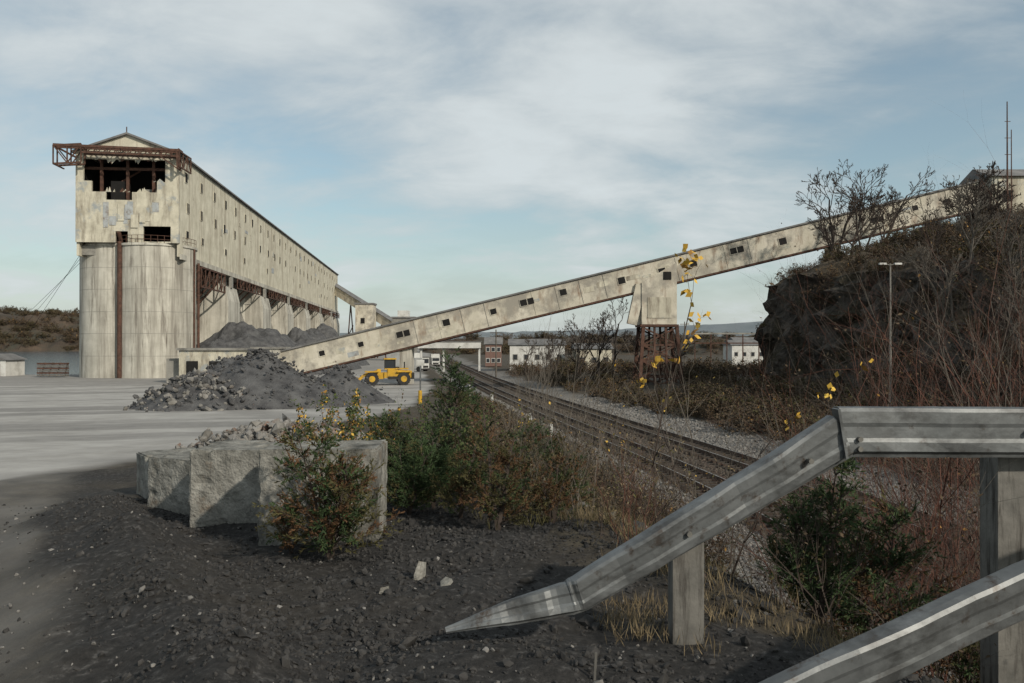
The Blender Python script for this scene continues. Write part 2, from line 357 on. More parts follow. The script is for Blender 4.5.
VL=ridge('wooded_hill',[(-1300,700),(-900,800),(-600,860),(-450,900),(-300,980)],[72,62,52,42,28],160,farm,1,6)
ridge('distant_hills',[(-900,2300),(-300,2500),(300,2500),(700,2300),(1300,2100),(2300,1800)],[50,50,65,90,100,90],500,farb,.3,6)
VC=ridge('wooded_hill',[(-60,520),(20,500),(120,470),(260,420)],[9,12,11,12],90,farm,1.5,3)

# ------------------------------------------------------------------ railway
yy=np.arange(-10,420,2.0)
for off in (-2.2,2.0):
    e=empty('railway_track') ;rl=MB()
    for s in (-.72,.72):
        for a,b in zip(yy[:-1],yy[1:]):
            pa=(float(xc(a))+off+s,a,-.86);pb=(float(xc(b))+off+s,b,-.86)
            rl.beam(pa,pb,.085,.17,railm)
            rl.beam((pa[0],a,-.768),(pb[0],b,-.768),.07,.012,railtop)
    rl.obj('rails',e)
    sl=MB()
    for a in np.arange(-5,300,.62):
        c=float(xc(a))+off;dx=float(xc(a+1)-xc(a))
        sl.beam((c-1.3,a+1.3*dx,-1.02),(c+1.3,a-1.3*dx,-1.02),.24,.16,sleep)
    sl.obj('sleepers',e)
nm=NM();rs=np.random.RandomState(5)
K=20000;py_=16+ (rs.rand(K)**1.6)*75;off=rs.uniform(-6.2,8.0,K);px_=xc(py_)+off
S=rs.uniform(.03,.075,K)*(1+py_/60);pz=H(px_,py_)+.01;P=np.stack([px_,py_,pz],1);dk=np.abs(off)<3.7
rocks(nm,P[dk],S[dk],balld,rs);rocks(nm,P[~dk],S[~dk],ballm,rs);nm.obj('track_ballast')

# ------------------------------------------------------------------ SILO BUILDING
sb=empty('silo_storehouse',(-66.3,119.3,0),math.radians(5.85))
LB=209;XL=1.1
w=MB()
w.box((15.6,0.4,18.4),(16,LB,34),cream);w.box((XL,.4,18.4),(XL+.4,LB,34),cream);w.box((XL+.4,LB-.4,18.4),(15.6,LB,34),cream)
w.box((XL+.4,1.2,18.6),(15.6,LB-.5,20.0),concd)
w.box((16.002,.4,18.0),(16.35,LB,18.8),conc);w.box((16.002,.4,33.55),(16.22,LB,33.9),roofm)
w.obj('walls',sb)
r=MB();xm=(XL+16)/2
r.add([(XL-.5,-.5,33.95),(xm,-.5,36.9),(16.5,-.5,33.95),(XL-.5,LB+.3,33.95),(xm,LB+.3,36.9),(16.5,LB+.3,33.95),(XL-.5,-.5,33.7),(xm,-.5,36.6),(16.5,-.5,33.7),(XL-.5,LB+.3,33.7),(xm,LB+.3,36.6),(16.5,LB+.3,33.7)],
 [(0,1,4,3),(1,2,5,4),(9,10,7,6),(10,11,8,7),(0,6,7,1),(1,7,8,2),(2,8,11,5),(3,9,6,0),(3,4,10,9),(4,5,11,10)],roofm)
r.obj('roof',sb)
gw=MB()
holes=[(2.2,14.0,29.6,32.9),(3.4,12.8,28.0,29.6),(10.8,14.8,20.6,22.9),(6.8,8.6,20.4,22.1),(5.4,9.2,26.8,28.0)]
gx=sorted({XL,16}|{h[i] for h in holes for i in (0,1)});gz=sorted({20.4,34}|{h[i] for h in holes for i in (2,3)})
for a,b in zip(gx[:-1],gx[1:]):
    for c,d in zip(gz[:-1],gz[1:]):
        mx,mz=(a+b)/2,(c+d)/2
        if any(h[0]<mx<h[1] and h[2]<mz<h[3] for h in holes): continue
        gw.box((a,0,c),(b,.4,d),creamdk)
gw.add([(XL,0,34),(16,0,34),(xm,0,36.6),(XL,.4,34),(16,.4,34),(xm,.4,36.6)],[(0,1,2),(5,4,3)],cream)
gw.obj('gable_wall',sb)
gp=MB();rs=np.random.RandomState(11)
for i in range(46):
    a=rs.uniform(4.6,12.6);z=rs.uniform(20.8,25.8);ww=rs.uniform(.6,1.1);hh=rs.uniform(1.2,3.6)
    if z+hh>26.7 or (a+ww>10.4 and z<23.2) or z<22.3: continue
    gp.box((a,-.03-.004*i,z),(a+ww,-.005-.004*i,z+hh),bluem if i%3 else creamdk)
for i in range(30):
    a=rs.uniform(2.3,13.2);lo=28.0 if 3.4<a<12 else 29.6;tp=rs.rand()<.4
    z=32.9 if tp else lo;hh=rs.uniform(.15,.8)*(-1 if tp else 1)
    gp.add([(a,.1,z),(a+rs.uniform(.3,1.1),.1,z),(a+rs.uniform(.1,.6),.05,z+hh)],[(0,1,2)],creamdk if rs.rand()<.75 else rust)
gp.obj('patched_sheets',sb)
it=MB()
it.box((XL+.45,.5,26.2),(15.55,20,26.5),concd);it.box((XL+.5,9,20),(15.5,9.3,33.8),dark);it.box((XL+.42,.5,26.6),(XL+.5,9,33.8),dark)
for a in (4.2,8,11.8):
    it.box((a-.2,1.5,26.5),(a+.2,1.9,33.6),rust)
it.beam((XL+.5,1.7,31.8),(15.5,1.7,31.8),.3,.4,rust);it.beam((3,1,27),(9,4,32),.25,.25,rust)
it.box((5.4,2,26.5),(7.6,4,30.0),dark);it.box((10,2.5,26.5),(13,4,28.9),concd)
it.obj('interior_frame',sb)
hf=MB();Lf=-1.2
for ly in (-2.0,-.7):
    hf.truss((Lf,ly,31.6),(XL+1.6,ly,31.9),2.7,2,.24,rust)
    hf.beam((Lf,ly,34.4),(16.6,ly,34.0),.3,.34,rust);hf.beam((XL+1.6,ly,33.4),(16.6,ly,33.1),.2,.22,rust)
    for k in range(9):
        a=XL+1.6+k*1.5;hf.beam((a,ly,34.2),(a+.75,ly,33.3),.11,.11,rust);hf.beam((a+.75,ly,33.3),(a+1.5,ly,34.2),.11,.11,rust)
    hf.beam((16.3,ly,34.0),(16.4,ly,31.2),.24,.24,rust);hf.beam((14,ly,33),(16.3,ly,31.3),.16,.16,rust)
for lx in (Lf,XL+1.6,8,13.5,16.5): hf.beam((lx,-2.0,34.2),(lx,0,34.2),.18,.18,rust);
hf.beam((Lf,-2.0,31.6),(Lf,1.5,31.6),.18,.18,rust);hf.beam((Lf,-2.0,34.3),(Lf,6,34.3),.22,.22,rust)
hf.beam((xm,-.4,36.7),(xm,-.4,37.7),.12,.12,rust)
hf.truss((16.6,-2.0,31.6),(16.6,4,31.8),2.3,3,.2,rust)
hf.obj('rusted_frame',sb)
wn=MB();rs=np.random.RandomState(2)
for row,(z,sp,pr) in enumerate(((31.0,7.75,.93),(26.4,7.75,.82),(22.2,7.75,.35))):
    for i,ly in enumerate(np.arange(4.2,LB-3,sp)):
        if rs.rand()>pr: continue
        a=ly+rs.uniform(-.8,.8)
        wd=.55;hh=.75 if row<2 else .55
        wn.box((16.004,a-wd-.1,z-hh-.1),(16.08,a+wd+.1,z+hh+.1),cream)
        wn.box((16.085,a-wd,z-hh),(16.11,a+wd,z+hh),dark)
        if rs.rand()<.5: wn.box((16.115,a-.04,z-hh),(16.14,a+.04,z+hh),cream)
for i in range(14):
    ly=rs.uniform(3,LB-10);z=rs.uniform(20,31);wn.box((16.004,ly,z),(16.05,ly+rs.uniform(.8,3),z+rs.uniform(.5,1.4)),bluem if i%2 else creamdk)
wn.obj('windows',sb)
sl=MB()
for cx,cy in ((5.2,6.8),(11.0,5.2)):
    sl.cyl((cx,cy,-.5),(cx,cy,20.0),5.85,5.85,128,conc);sl.cyl((cx,cy,20.0),(cx,cy,20.35),6.05,6.05,96,conc)
    for z in (3.3,6.7,10.0,13.4,16.7): sl.cyl((cx,cy,z),(cx,cy,z+.05),5.86,5.86,96,concd,False)
sl.obj('front_silos',sb)
bs=MB()
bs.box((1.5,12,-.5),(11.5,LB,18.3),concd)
for k in range(7):
    ly=29.5+k*31-3
    if k==6: ly=LB-9
    bs.cyl((9.6,ly+4.5,-.5),(9.6,ly+4.5,17.9),5.6,5.6,40,conc)
    bs.box((11.5,ly,-.5),(16.8,ly+9,13.2),conc)
    bs.add([(11.6,ly,13.2),(16.8,ly,13.2),(16.8,ly+9,13.2),(11.6,ly+9,13.2),(11.6,ly,17.9),(16.2,ly,15.8),(16.2,ly+9,15.8),(11.6,ly+9,17.9)],[(0,1,5,4),(1,2,6,5),(2,3,7,6),(4,5,6,7)],conc)
    bs.box((16.0,ly+3.8,15.8),(16.5,ly+5,17.9),concd)
    a=ly+9;b=min(ly+31,LB)
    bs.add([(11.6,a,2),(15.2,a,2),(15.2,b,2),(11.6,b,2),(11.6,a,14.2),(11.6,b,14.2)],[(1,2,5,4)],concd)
bs.obj('side_piers',sb)
tr=MB()
tr.truss((16.3,10.8,14.6),(16.3,26.2,14.6),3.2,6,.24,rust);tr.truss((12.4,10.8,14.6),(12.4,26.2,14.6),3.2,6,.24,rust)
for k in range(6):
    a=26.5+31*k+9.2;tr.truss((16.3,a,16.1),(16.3,a+21.6,16.1),1.8,8,.2,rust)
    for q in range(4): tr.beam((16.3,a+2+q*5,17.9),(12,a+2+q*5,13.5),.25,.25,rust)
for q in range(6): tr.beam((16.3,10.8+q*3,17.9),(11.7,10.8+q*3,12.5),.25,.25,rust)
tr.cyl((7.3,.35,0),(7.3,.35,20.6),.34,.34,12,rust);tr.cyl((7.3,.9,20.6),(7.3,-.05,22),.3,.3,10,rust)
tr.cyl((16.95,4.6,2),(16.95,4.6,20),.16,.16,8,rust);tr.cyl((17.1,6.4,2),(17.1,6.4,18),.2,.2,8,rust)
for cx,cy,a0,a1 in ((5.2,6.8,170,275),(11.0,5.2,200,370)):
    pr=None
    for t in range(a0,a1,9):
        p=(cx+6.0*math.cos(math.radians(t)),cy+6.0*math.sin(math.radians(t)),20.35)
        tr.beam(p,(p[0],p[1],21.5),.06,.06,rust)
        if pr: 
            for zz in (.55,1.13): tr.beam((pr[0],pr[1],20.35+zz),(p[0],p[1],20.35+zz),.06,.06,rust)
        pr=p
tr.obj('rusted_trusses',sb)
cb=MB()
for i in range(3):
    cb.cyl((-66+i*.3,124,20.5-i*.6),(-108-i*3,175,4),.03,.03,5,dark)
cb.obj('guy_cables')

mb=MB()
mb.beam((-72,322,28),(-44,300,12),3,3.4,gal);mb.beam((-72,322,29.8),(-44,300,13.8),3.4,.3,roofm)
for t in (.3,.55,.8):
    p=Vector((-72,322,26)).lerp(Vector((-44,300,10)),t)
    for s in (-1.6,1.6): mb.beam((p.x+s,p.y,0),(p.x,p.y,p.z),.4,.4,rust)
    mb.beam((p.x-1,p.y,p.z*.4),(p.x+1,p.y,p.z*.6),.3,.3,rust)
mb.obj('transfer_conveyor')
mb=MB()
mb.box((-58,296,8),(-51.5,303,20),gal);mb.box((-58.3,295.7,20),(-51.2,303.3,20.6),roofm)
for a in (-57.5,-52):
    for b in (296.5,302.5): mb.box((a-.3,b-.3,-.3),(a+.3,b+.3,8),rust)
mb.box((-56,295.9,13),(-54.5,295.99,15),dark)
mb.obj('transfer_tower')
mb=MB()
mb.box((-38,254,-.3),(-31,262,13.5),concd);mb.box((-38.3,253.7,13.5),(-30.7,262.3,14),roofm);mb.box((-36.5,255,14),(-33,259,16),white)
for z in (3,7,10.5):
    for a in (-37,-34.9,-32.8): mb.box((a,253.9,z),(a+1.1,253.98,z+1.5),dark)
mb.obj('concrete_plant_building')
mb=MB()
mb.box((-21,178,4.3),(-7,180.5,5.7),white);mb.box((-21.2,177.8,5.7),(-6.8,180.7,5.85),roofm)
for a in (-20.5,-15.5,-7.5): mb.box((a,178.8,-1),(a+.4,179.6,4.3),white)
mb.obj('pipe_bridge')

# ------------------------------------------------------------------ MAIN INCLINED GALLERY
A=Vector((-30.2,105,2.35));B=Vector((60.5,100,24.15))
ge=empty('conveyor_gallery')
D=(B-A);Ln=D.length;D.normalize();sd=Vector((D.y,-D.x,0)).normalized()
U=sd.cross(D);U= U if U.z>0 else -U
def gp_(t,s,u): return A+D*t+sd*s+U*u
m1=MB();m1.beam(A,B,3.0,3.2,gal);m1.obj('gallery_shell',ge)
m2=MB();m2.beam(A+U*1.72,B+U*1.72,3.5,.2,roofm);m2.beam(A-U*1.72+sd*1.35,B-U*1.72+sd*1.35,.3,.2,rust);m2.beam(A-U*1.72-sd*1.35,B-U*1.72-sd*1.35,.3,.2,rust)
m2.obj('roof_and_chords',ge)
m3=MB();rs=np.random.RandomState(4)
t=3.0
while t<Ln-2:
    if rs.rand()<.5: m3.beam(gp_(t,1.515,-1.5),gp_(t,1.515,1.5),.03,.07,gal if rs.rand()<.75 else concd,up=tuple(sd))
    t+=3.1
def plate(m,t0,t1,u0,u1,s,mt):
    m.add([gp_(t0,s,u0),gp_(t1,s,u0),gp_(t1,s,u1),gp_(t0,s,u1),gp_(t0,1.5,u0),gp_(t1,1.5,u0),gp_(t1,1.5,u1),gp_(t0,1.5,u1)],[(0,1,2,3),(0,4,5,1),(1,5,6,2),(2,6,7,3),(3,7,4,0)],mt)
t=6.
while t<Ln-4:
    sz=rs.uniform(.34,.46);u0=rs.uniform(-.3,.15)
    if rs.rand()<.9:
        plate(m3,t-sz-.1,t+sz+.1,u0-.1,u0+2*sz+.02,1.56,gal)
        plate(m3,t-sz,t+sz,u0,u0+2*sz-.08,1.58,dark)
        if rs.rand()<.25: plate(m3,t+sz+.15,t+sz+.9,u0,u0+2*sz-.08,1.57,dark)
    t+=rs.choice([4.0,5.2,6.2,7.5])
for i in range(24):
    t=rs.uniform(3,Ln-6);u=rs.uniform(-1.4,.4);plate(m3,t,t+rs.uniform(.5,1.8),u,u+rs.uniform(.2,.7),1.515+.0006*i,[bluem,creamdk,cream,rust,creamdk][rs.choice(5,p=[.12,.33,.3,.05,.2])])
m3.obj('windows_and_patches',ge)
m4=MB()
cx,cyy=18.6,102.4
m4.add([(16.3,100.4,7.6),(20.7,100.4,7.6),(20.7,104.4,7.6),(16.3,104.4,7.6),(16.3,100.4,12.8),(20.7,100.4,15.4),(20.7,104.4,15.4),(16.3,104.4,12.8)],[(0,1,5,4),(1,2,6,5),(2,3,7,6),(3,0,4,7),(0,3,2,1),(4,5,6,7)],gal)
m4.box((16.1,100.2,7.3),(20.9,104.6,7.58),rust)
m4.box((19.0,100.33,13.2),(20.0,100.38,14.2),dark);m4.box((17,100.33,8.4),(20,100.37,11),creamdk)
m4.beam((15.1,101,7.6),(16.2,101,12.6),.9,1.2,gal)
m4.obj('hopper_house',ge)
m5=MB()
for a in (-1,1):
    for b in (-1,1):
        m5.beam((cx+a*2.1,cyy+b*1.9,7.3),(cx+a*2.7,cyy+b*2.5,-1),.4,.4,rust)
        m5.beam((cx+a*.7,cyy+b*1.9,7.3),(cx+a*.8,cyy+b*2.4,-1),.26,.26,rust)
for b in (-1,1):
    for z0,z1 in ((7.2,5.0),(5.0,3.0),(3.0,1.0),(1.0,-.9)):
        k0=2.1+(7.3-z0)*.07;k1=2.1+(7.3-z1)*.07;yb=cyy+b*(1.9+(7.3-z0)*.07)
        m5.beam((cx-k0,yb,z0),(cx+k1,yb,z1),.18,.18,rust);m5.beam((cx+k0,yb,z0),(cx-k1,yb,z1),.18,.18,rust);m5.beam((cx-k1,yb,z1),(cx+k1,yb,z1),.24,.24,rust)
for a in (-1,1):
    for z0,z1 in ((7.2,4.4),(4.4,1.7),(1.7,-.9)):
        m5.beam((cx+a*2.3,cyy-2,z0),(cx+a*2.5,cyy+2,z1),.14,.14,rust);m5.beam((cx+a*2.3,cyy+2,z0),(cx+a*2.5,cyy-2,z1),.14,.14,rust)
m5.obj('steel_trestle',ge)
m6=MB()
m6.box((-14.5,103,-.5),(-12.9,105.5,4.6),conc)
m6.box((40,99.6,8),(41,102.4,17.3),concd);m6.box((52,99.4,12),(53,102.2,20),concd)
m6.obj('piers',ge)
mb=MB()
mb.box((-33.2,102.2,-.3),(-29.9,107.4,4.5),conc);mb.box((-33.4,102,4.5),(-29.7,107.6,4.75),concd);mb.box((-32.4,102.1,.4),(-31.2,102.19,2.4),dark)
mb.box((-43.5,104.5,-.3),(-33.25,108,4.3),creamdk);mb.box((-43.8,104.2,4.3),(-33.2,108.3,4.6),concd)
for a in (-42.5,-39.5,-36.3): mb.box((a,104.4,.6),(a+1.5,104.49,2.9),dark)
mb.box((-45.8,106,-.3),(-43.6,109,3.2),concd)
mb.obj('reclaim_tunnel_house')
mb=MB()
mb.box((58.6,97.6,14),(67,104.5,25.6),creamdk)
mb.add([(58.2,97.2,25.6),(67.4,97.2,25.6),(67.4,104.9,25.6),(58.2,104.9,25.6),(58.2,101,27.2),(67.4,101,27.2)],[(0,1,5,4),(2,3,4,5),(0,4,3),(1,2,5),(0,3,2,1)],roofm)
for a in (60,63): mb.box((a,97.5,22.6),(a+1.1,97.59,23.9),dark)
mb.obj('conveyor_head_house')
mb=MB();mb.cyl((59.8,96.5,17),(59.8,96.5,34.4),.13,.06,6,rust);mb.cyl((60.3,96.5,17),(60.3,96.5,31),.08,.05,6,rust)
for z in (28,30,32): mb.beam((59.5,96.5,z),(60.2,96.5,z),.06,.06,rust)
mb.obj('radio_mast')

# ------------------------------------------------------------------ stockpiles
def heap(name,cx,cy,rx,ry,h,m,seed,sharp=1.15,n=110,k=40,nr=0,rm_=None,rsz=(.2,.5)):
    rs=np.random.RandomState(seed);th=np.linspace(0,2*np.pi,n,endpoint=False);V=[]
    for j in range(k+1):
        t=j/k
        rr=t*(1+.22*fbm(np.cos(th)*1.5+seed,np.sin(th)*1.5,3))
        x=cx+rr*rx*np.cos(th);y=cy+rr*ry*np.sin(th)
        z=H(x,y)+h*np.clip(1-t,0,1)**sharp*(1+.5*fbm(x*.25+seed,y*.25,3))+fbm(x*1.2,y*1.2,4)*.35*(1-t)-.12*t
        V.append(np.stack([x,y,z],1))
    V=np.concatenate(V);idx=np.arange((k+1)*n).reshape(k+1,n)
    F=[]
    for j in range(k):
        a=idx[j];b=idx[j+1];F.append(np.stack([a,b,np.roll(b,-1),np.roll(a,-1)],1))
    nm=NM();nm.add(V,np.concatenate(F),m)
    if nr:
        for mm_,nn_ in ((rm_ or m,nr),(m,nr)):
            q=rs.randint(0,len(V),nn_);P=V[q]+rs.normal(size=(nn_,3))*[.35,.35,.05]
            rocks(nm,P,rs.uniform(rsz[0],rsz[1],nn_)*rs.uniform(.3,1,nn_)**1.3,mm_,rs)
    return nm.obj(name)
heap('stone_stockpile',-46,139,13,17,8.6,pile,1,.62)
heap('stone_stockpile',-41.5,160,10,19,8.6,pile,2,.75)
heap('stone_stockpile',-47,196,11,20,10,pile,8,.9)
heap('rubble_stockpile',-16.4,52,6.2,6,3.4,pile,3,.8,nr=900,rm_=pile,rsz=(.06,.22))
heap('rubble_stockpile',-18.7,48.6,4.2,4.2,1.9,pile,4,.8,nr=700,rm_=rubm,rsz=(.10,.36))
heap('stone_stockpile',-12.4,57,4.2,4.2,2.3,pile,5,1.0,nr=200,rsz=(.08,.2))
heap('gravel_heap',-5.5,19.5,2.7,1.7,1.0,rubm,6,.9,nr=900,rm_=ballm,rsz=(.07,.22))

mb=MB()
for k in range(6): mb.beam((-73.5,124.2,.3+k*.36),(-69,124.2,.3+k*.36),.9,.26,rust if k%2 else woodp)
for k in range(4): mb.beam((-72.8+k*1.2,123.6,.1),(-72.8+k*1.2,124.8,2.3),.12,.12,woodp)
mb.obj('timber_stack')
mb=MB();mb.box((-85.5,128,-.2),(-81,133,2.6),white);mb.add([(-85.9,127.7,2.6),(-80.6,127.7,2.6),(-80.6,133.3,2.6),(-85.9,133.3,2.6),(-83.2,127.7,3.6),(-83.2,133.3,3.6)],[(0,1,4),(1,2,5,4),(2,3,5),(3,0,4,5)],roofm);mb.box((-82.8,127.9,0),(-81.9,127.98,2.0),rust);mb.obj('white_shed')

def bldg(name,x0,x1,y0,y1,z0,h,wm,rmm,nwin,rh=1.5,rows=1):
    mb=MB();mb.box((x0,y0,z0),(x1,y1,z0+h),wm)
    ym=(y0+y1)/2;Z0=z0+h
    mb.add([(x0-.4,y0-.4,Z0),(x1+.4,y0-.4,Z0),(x1+.4,y1+.4,Z0),(x0-.4,y1+.4,Z0),(x0-.4,ym,Z0+rh),(x1+.4,ym,Z0+rh)],[(0,1,5,4),(2,3,4,5),(0,4,3),(1,2,5),(0,3,2,1)],rmm)
    for r_ in range(rows):
        for i in range(nwin):
            a=x0+(i+.5)*(x1-x0)/nwin;zc=z0+h*(r_+.55)/rows
            mb.box((a-.55,y0-.08,zc-.7),(a+.55,y0-.003,zc+.6),white if wm is brick else concd);mb.box((a-.42,y0-.12,zc-.57),(a+.42,y0-.082,zc+.47),glass)
    mb.obj(name)
bldg('brick_house',-7.5,-3,225,232,-1,6.2,brick,roofm,3,2.0,rows=2)
bldg('white_warehouse',-.5,12,182,194,-1,6.0,white,roofm,5,1.4)
bldg('white_warehouse',13.5,21,168,180,-1,5.2,cream,roofm,3,1.2)
bldg('white_shed',66,76,240,250,-1,6,white,roofm,4,1.5)
bldg('brick_house',84,92,300,312,-1,7,brick,roofm,4,2,rows=2)
mb=MB()
for i in range(8):
    a=48+i*4.2;mb.beam((a,210,-1),(a,210,8.0),.25,.25,rust)
mb.beam((47,210,8),(79,210,8),.4,.4,concd);mb.beam((47,210,5.5),(79,210,5.5),.25,.3,rust);mb.obj('pipe_rack')
for (a,b,h) in ((33,170,10),(-3,150,9),(41,190,11)):
    mb=MB();z=Hs(a,b);mb.cyl((a,b,z),(a,b,z+h),.16,.11,8,bark);mb.beam((a-1.1,b,z+h-.6),(a+1.1,b,z+h-.6),.12,.14,bark);mb.obj('utility_pole')

def loader(loc,rz):
    e=empty('wheel_loader',loc,rz)
    b=MB()
    b.beam((.3,0,1.45),(3.3,0,1.35),1.7,1.1,yel,h1=.85);b.box((3.3,-1.0,.75),(3.6,1.0,1.55),tyre)
    b.box((-.1,-.8,.9),(.35,.8,1.6),yel);b.beam((-2.2,0,1.05),(-.1,0,1.2),1.2,.8,yel)
    b.box((1.3,-.75,1.98),(2.9,.75,2.12),yel);b.cyl((2.4,-.4,2.1),(2.4,-.4,2.9),.08,.08,8,tyre)
    b.box((.4,-1.25,.75),(1.5,-.86,1.1),tyre);b.box((.4,.86,.75),(1.5,1.25,1.1),tyre)
    for s in (-1,1):
        for wx in (-1.6,2.3): b.box((wx-.85,s*.98-.25,1.63),(wx+.85,s*.98+.25,1.72),yel)
    b.obj('body',e)
    c=MB()
    c.box((-.05,-.7,1.95),(1.3,.7,2.1),yel);c.box((-.15,-.8,3.2),(1.4,.8,3.35),yel)
    for a in (-.02,1.22):
        for s in (-.68,.6): c.box((a,s,2.1),(a+.08,s+.08,3.2),tyre)
    c.box((.0,-.6,2.1),(1.25,.6,3.2),glass);c.obj('cab',e)
    a=MB()
    for s in (-.55,.55):
        a.beam((-.7,s,1.75),(-2.5,s,1.25),.16,.36,yel);a.beam((-2.5,s,1.25),(-3.35,s,.55),.16,.3,yel)
        a.cyl((-.4,s*.7,1.2),(-2.2,s*.7,1.15),.08,.06,8,galv)
    a.box((-.95,-.62,1.2),(-.5,.62,2.0),yel)
    pr=[(-3.3,.95),(-3.3,.25),(-3.6,.06),(-4.5,.05),(-4.5,.1),(-3.65,.16),(-3.42,.32),(-3.45,1.0)]
    n=len(pr);vs=[(x,-1.35,z) for x,z in pr]+[(x,1.35,z) for x,z in pr]
    a.add(vs,[(i,(i+1)%n,(i+1)%n+n,i+n) for i in range(n)],yel)
    for s in (-1.36,1.33): a.add([(x_,y_,z_) for y_ in (s,s+.03) for x_,z_ in ((-3.4,.95),(-3.4,.1),(-4.5,.06))],[(0,1,2),(5,4,3),(0,3,4,1),(1,4,5,2),(2,5,3,0)],yel)
    a.obj('arms_and_bucket',e)
    w=MB()
    for wx in (-1.6,2.3):
        for s in (-1,1):
            w.cyl((wx,s*.72,.8),(wx,s*1.22,.8),.8,.8,24,tyre);w.cyl((wx,s*1.1,.8),(wx,s*1.24,.8),.42,.38,16,yel)
            for k in range(18):
                t_=k*math.pi/9;w.beam((wx+.8*math.cos(t_),s*.74,.8+.8*math.sin(t_)),(wx+.8*math.cos(t_+.12),s*1.2,.8+.8*math.sin(t_+.12)),.08,.08,tyre)
    w.obj('wheels',e)
loader((-15.9,100,Hs(-15.9,100)),math.radians(12))
def truck(x,y,rz):
    e=empty('white_truck',(x,y,Hs(x,y)),rz);b=MB()
    b.box((-1.2,.6,.9),(1.2,6.5,3.5),white);b.box((-1.1,-1.6,.6),(1.1,.4,2.6),white);b.box((-.95,-1.63,1.6),(.95,-1.602,2.4),glass)
    b.box((-.8,-1.64,.75),(.8,-1.605,1.15),tyre);b.box((-1.15,-1.75,.4),(1.15,-1.6,.65),tyre);b.box((-1,.4,.6),(1,6.4,.88),tyre)
    b.obj('body',e);w=MB()
    for yy_ in (-.8,3.9,5.2):
        for s in (-1,1): w.cyl((s*.8,yy_,.5),(s*1.16,yy_,.5),.5,.5,16,tyre)
    w.obj('wheels',e)
truck(-21.5,225,math.radians(8));truck(-17.5,150,math.radians(60))

def sign(name,x,y,h,pw,ph,m1,r=.035,m0=galv):
    mb=MB();z=Hs(x,y);mb.cyl((x,y,z-.2),(x,y,z+h),r,r,8,m0);mb.box((x-pw/2,y-.05,z+h-ph),(x+pw/2,y-.02,z+h),m1);return mb.obj(name)
sign('post_sign',-6.3,55,3.0,.55,.4,white,.05)
mb=MB();z=Hs(-6.3,54.9);mb.cyl((-6.3,54.88,z),(-6.3,54.88,z+.9),.13,.13,10,yel);mb.obj('yellow_bollard')
for a,b in ((.9,40),(-1.3,52),(1.6,33),(-3.3,63),(-4.6,74)):
    sign('marker_post',a,b,1.25,.16,.35,white,.035,white)
mb=MB();x,y=24.6,52
mb.cyl((x,y,-1),(x,y,10.3),.085,.05,8,concd)
for s in (-1,1): mb.beam((x,y,10.2),(x+s*.45,y,10.3),.05,.05,concd);mb.box((x+s*.5-.22,y-.1,10.22),(x+s*.5+.22,y+.1,10.34),white)
mb.obj('street_lamp')

# ------------------------------------------------------------------ concrete blocks
def cblock(cx,cy,w_,d_,h,rz,seed,tilt=0):
    import bmesh
    from mathutils import noise
    me=bpy.data.meshes.new('concrete_block');bm=bmesh.new();bmesh.ops.create_cube(bm,size=1)
    bmesh.ops.scale(bm,vec=(w_,d_,h),verts=bm.verts)
    bmesh.ops.bevel(bm,geom=bm.edges[:],offset=.02,segments=2,affect='EDGES')
    bmesh.ops.subdivide_edges(bm,edges=bm.edges[:],cuts=20,use_grid_fill=True)
    for v in bm.verts:
        n1=noise.noise(v.co*1.6+Vector((seed,0,0)));n2=noise.noise(v.co*11+Vector((0,seed,0)));n3=noise.noise(v.co*5+Vector((0,0,seed)));n4=noise.noise(v.co*31)
        e_=sum(1 for a,b in zip(v.co,(w_,d_,h)) if abs(abs(a)-b/2)<.045)
        v.co+=v.co.normalized()*(n1*.010+n2*.010+n4*.006-max(0,n3-.28)*.12)
        if e_>=2 and n3>.05: v.co*=1-.11*min(n3-.05,.45)
    bm.to_mesh(me);bm.free();me.materials.append(blockc)
    o=bpy.data.objects.new('concrete_block',me);scene.collection.objects.link(o)
    z=Hs(cx,cy);o.location=(cx,cy,z+h/2-.08);o.rotation_euler=(tilt,tilt*.5,rz)
cblock(-1.97,8.45,1.2,.8,1.08,.03,1)
cblock(-3.22,9.75,1.05,.9,1.0,-.06,2,.015)
cblock(-4.35,11.1,.95,.9,.84,-.5,3,-.02)
cblock(-5.3,12.6,1.0,.9,.8,-.9,5,.01)
cblock(-2.85,10.9,.9,.7,.85,.2,8)

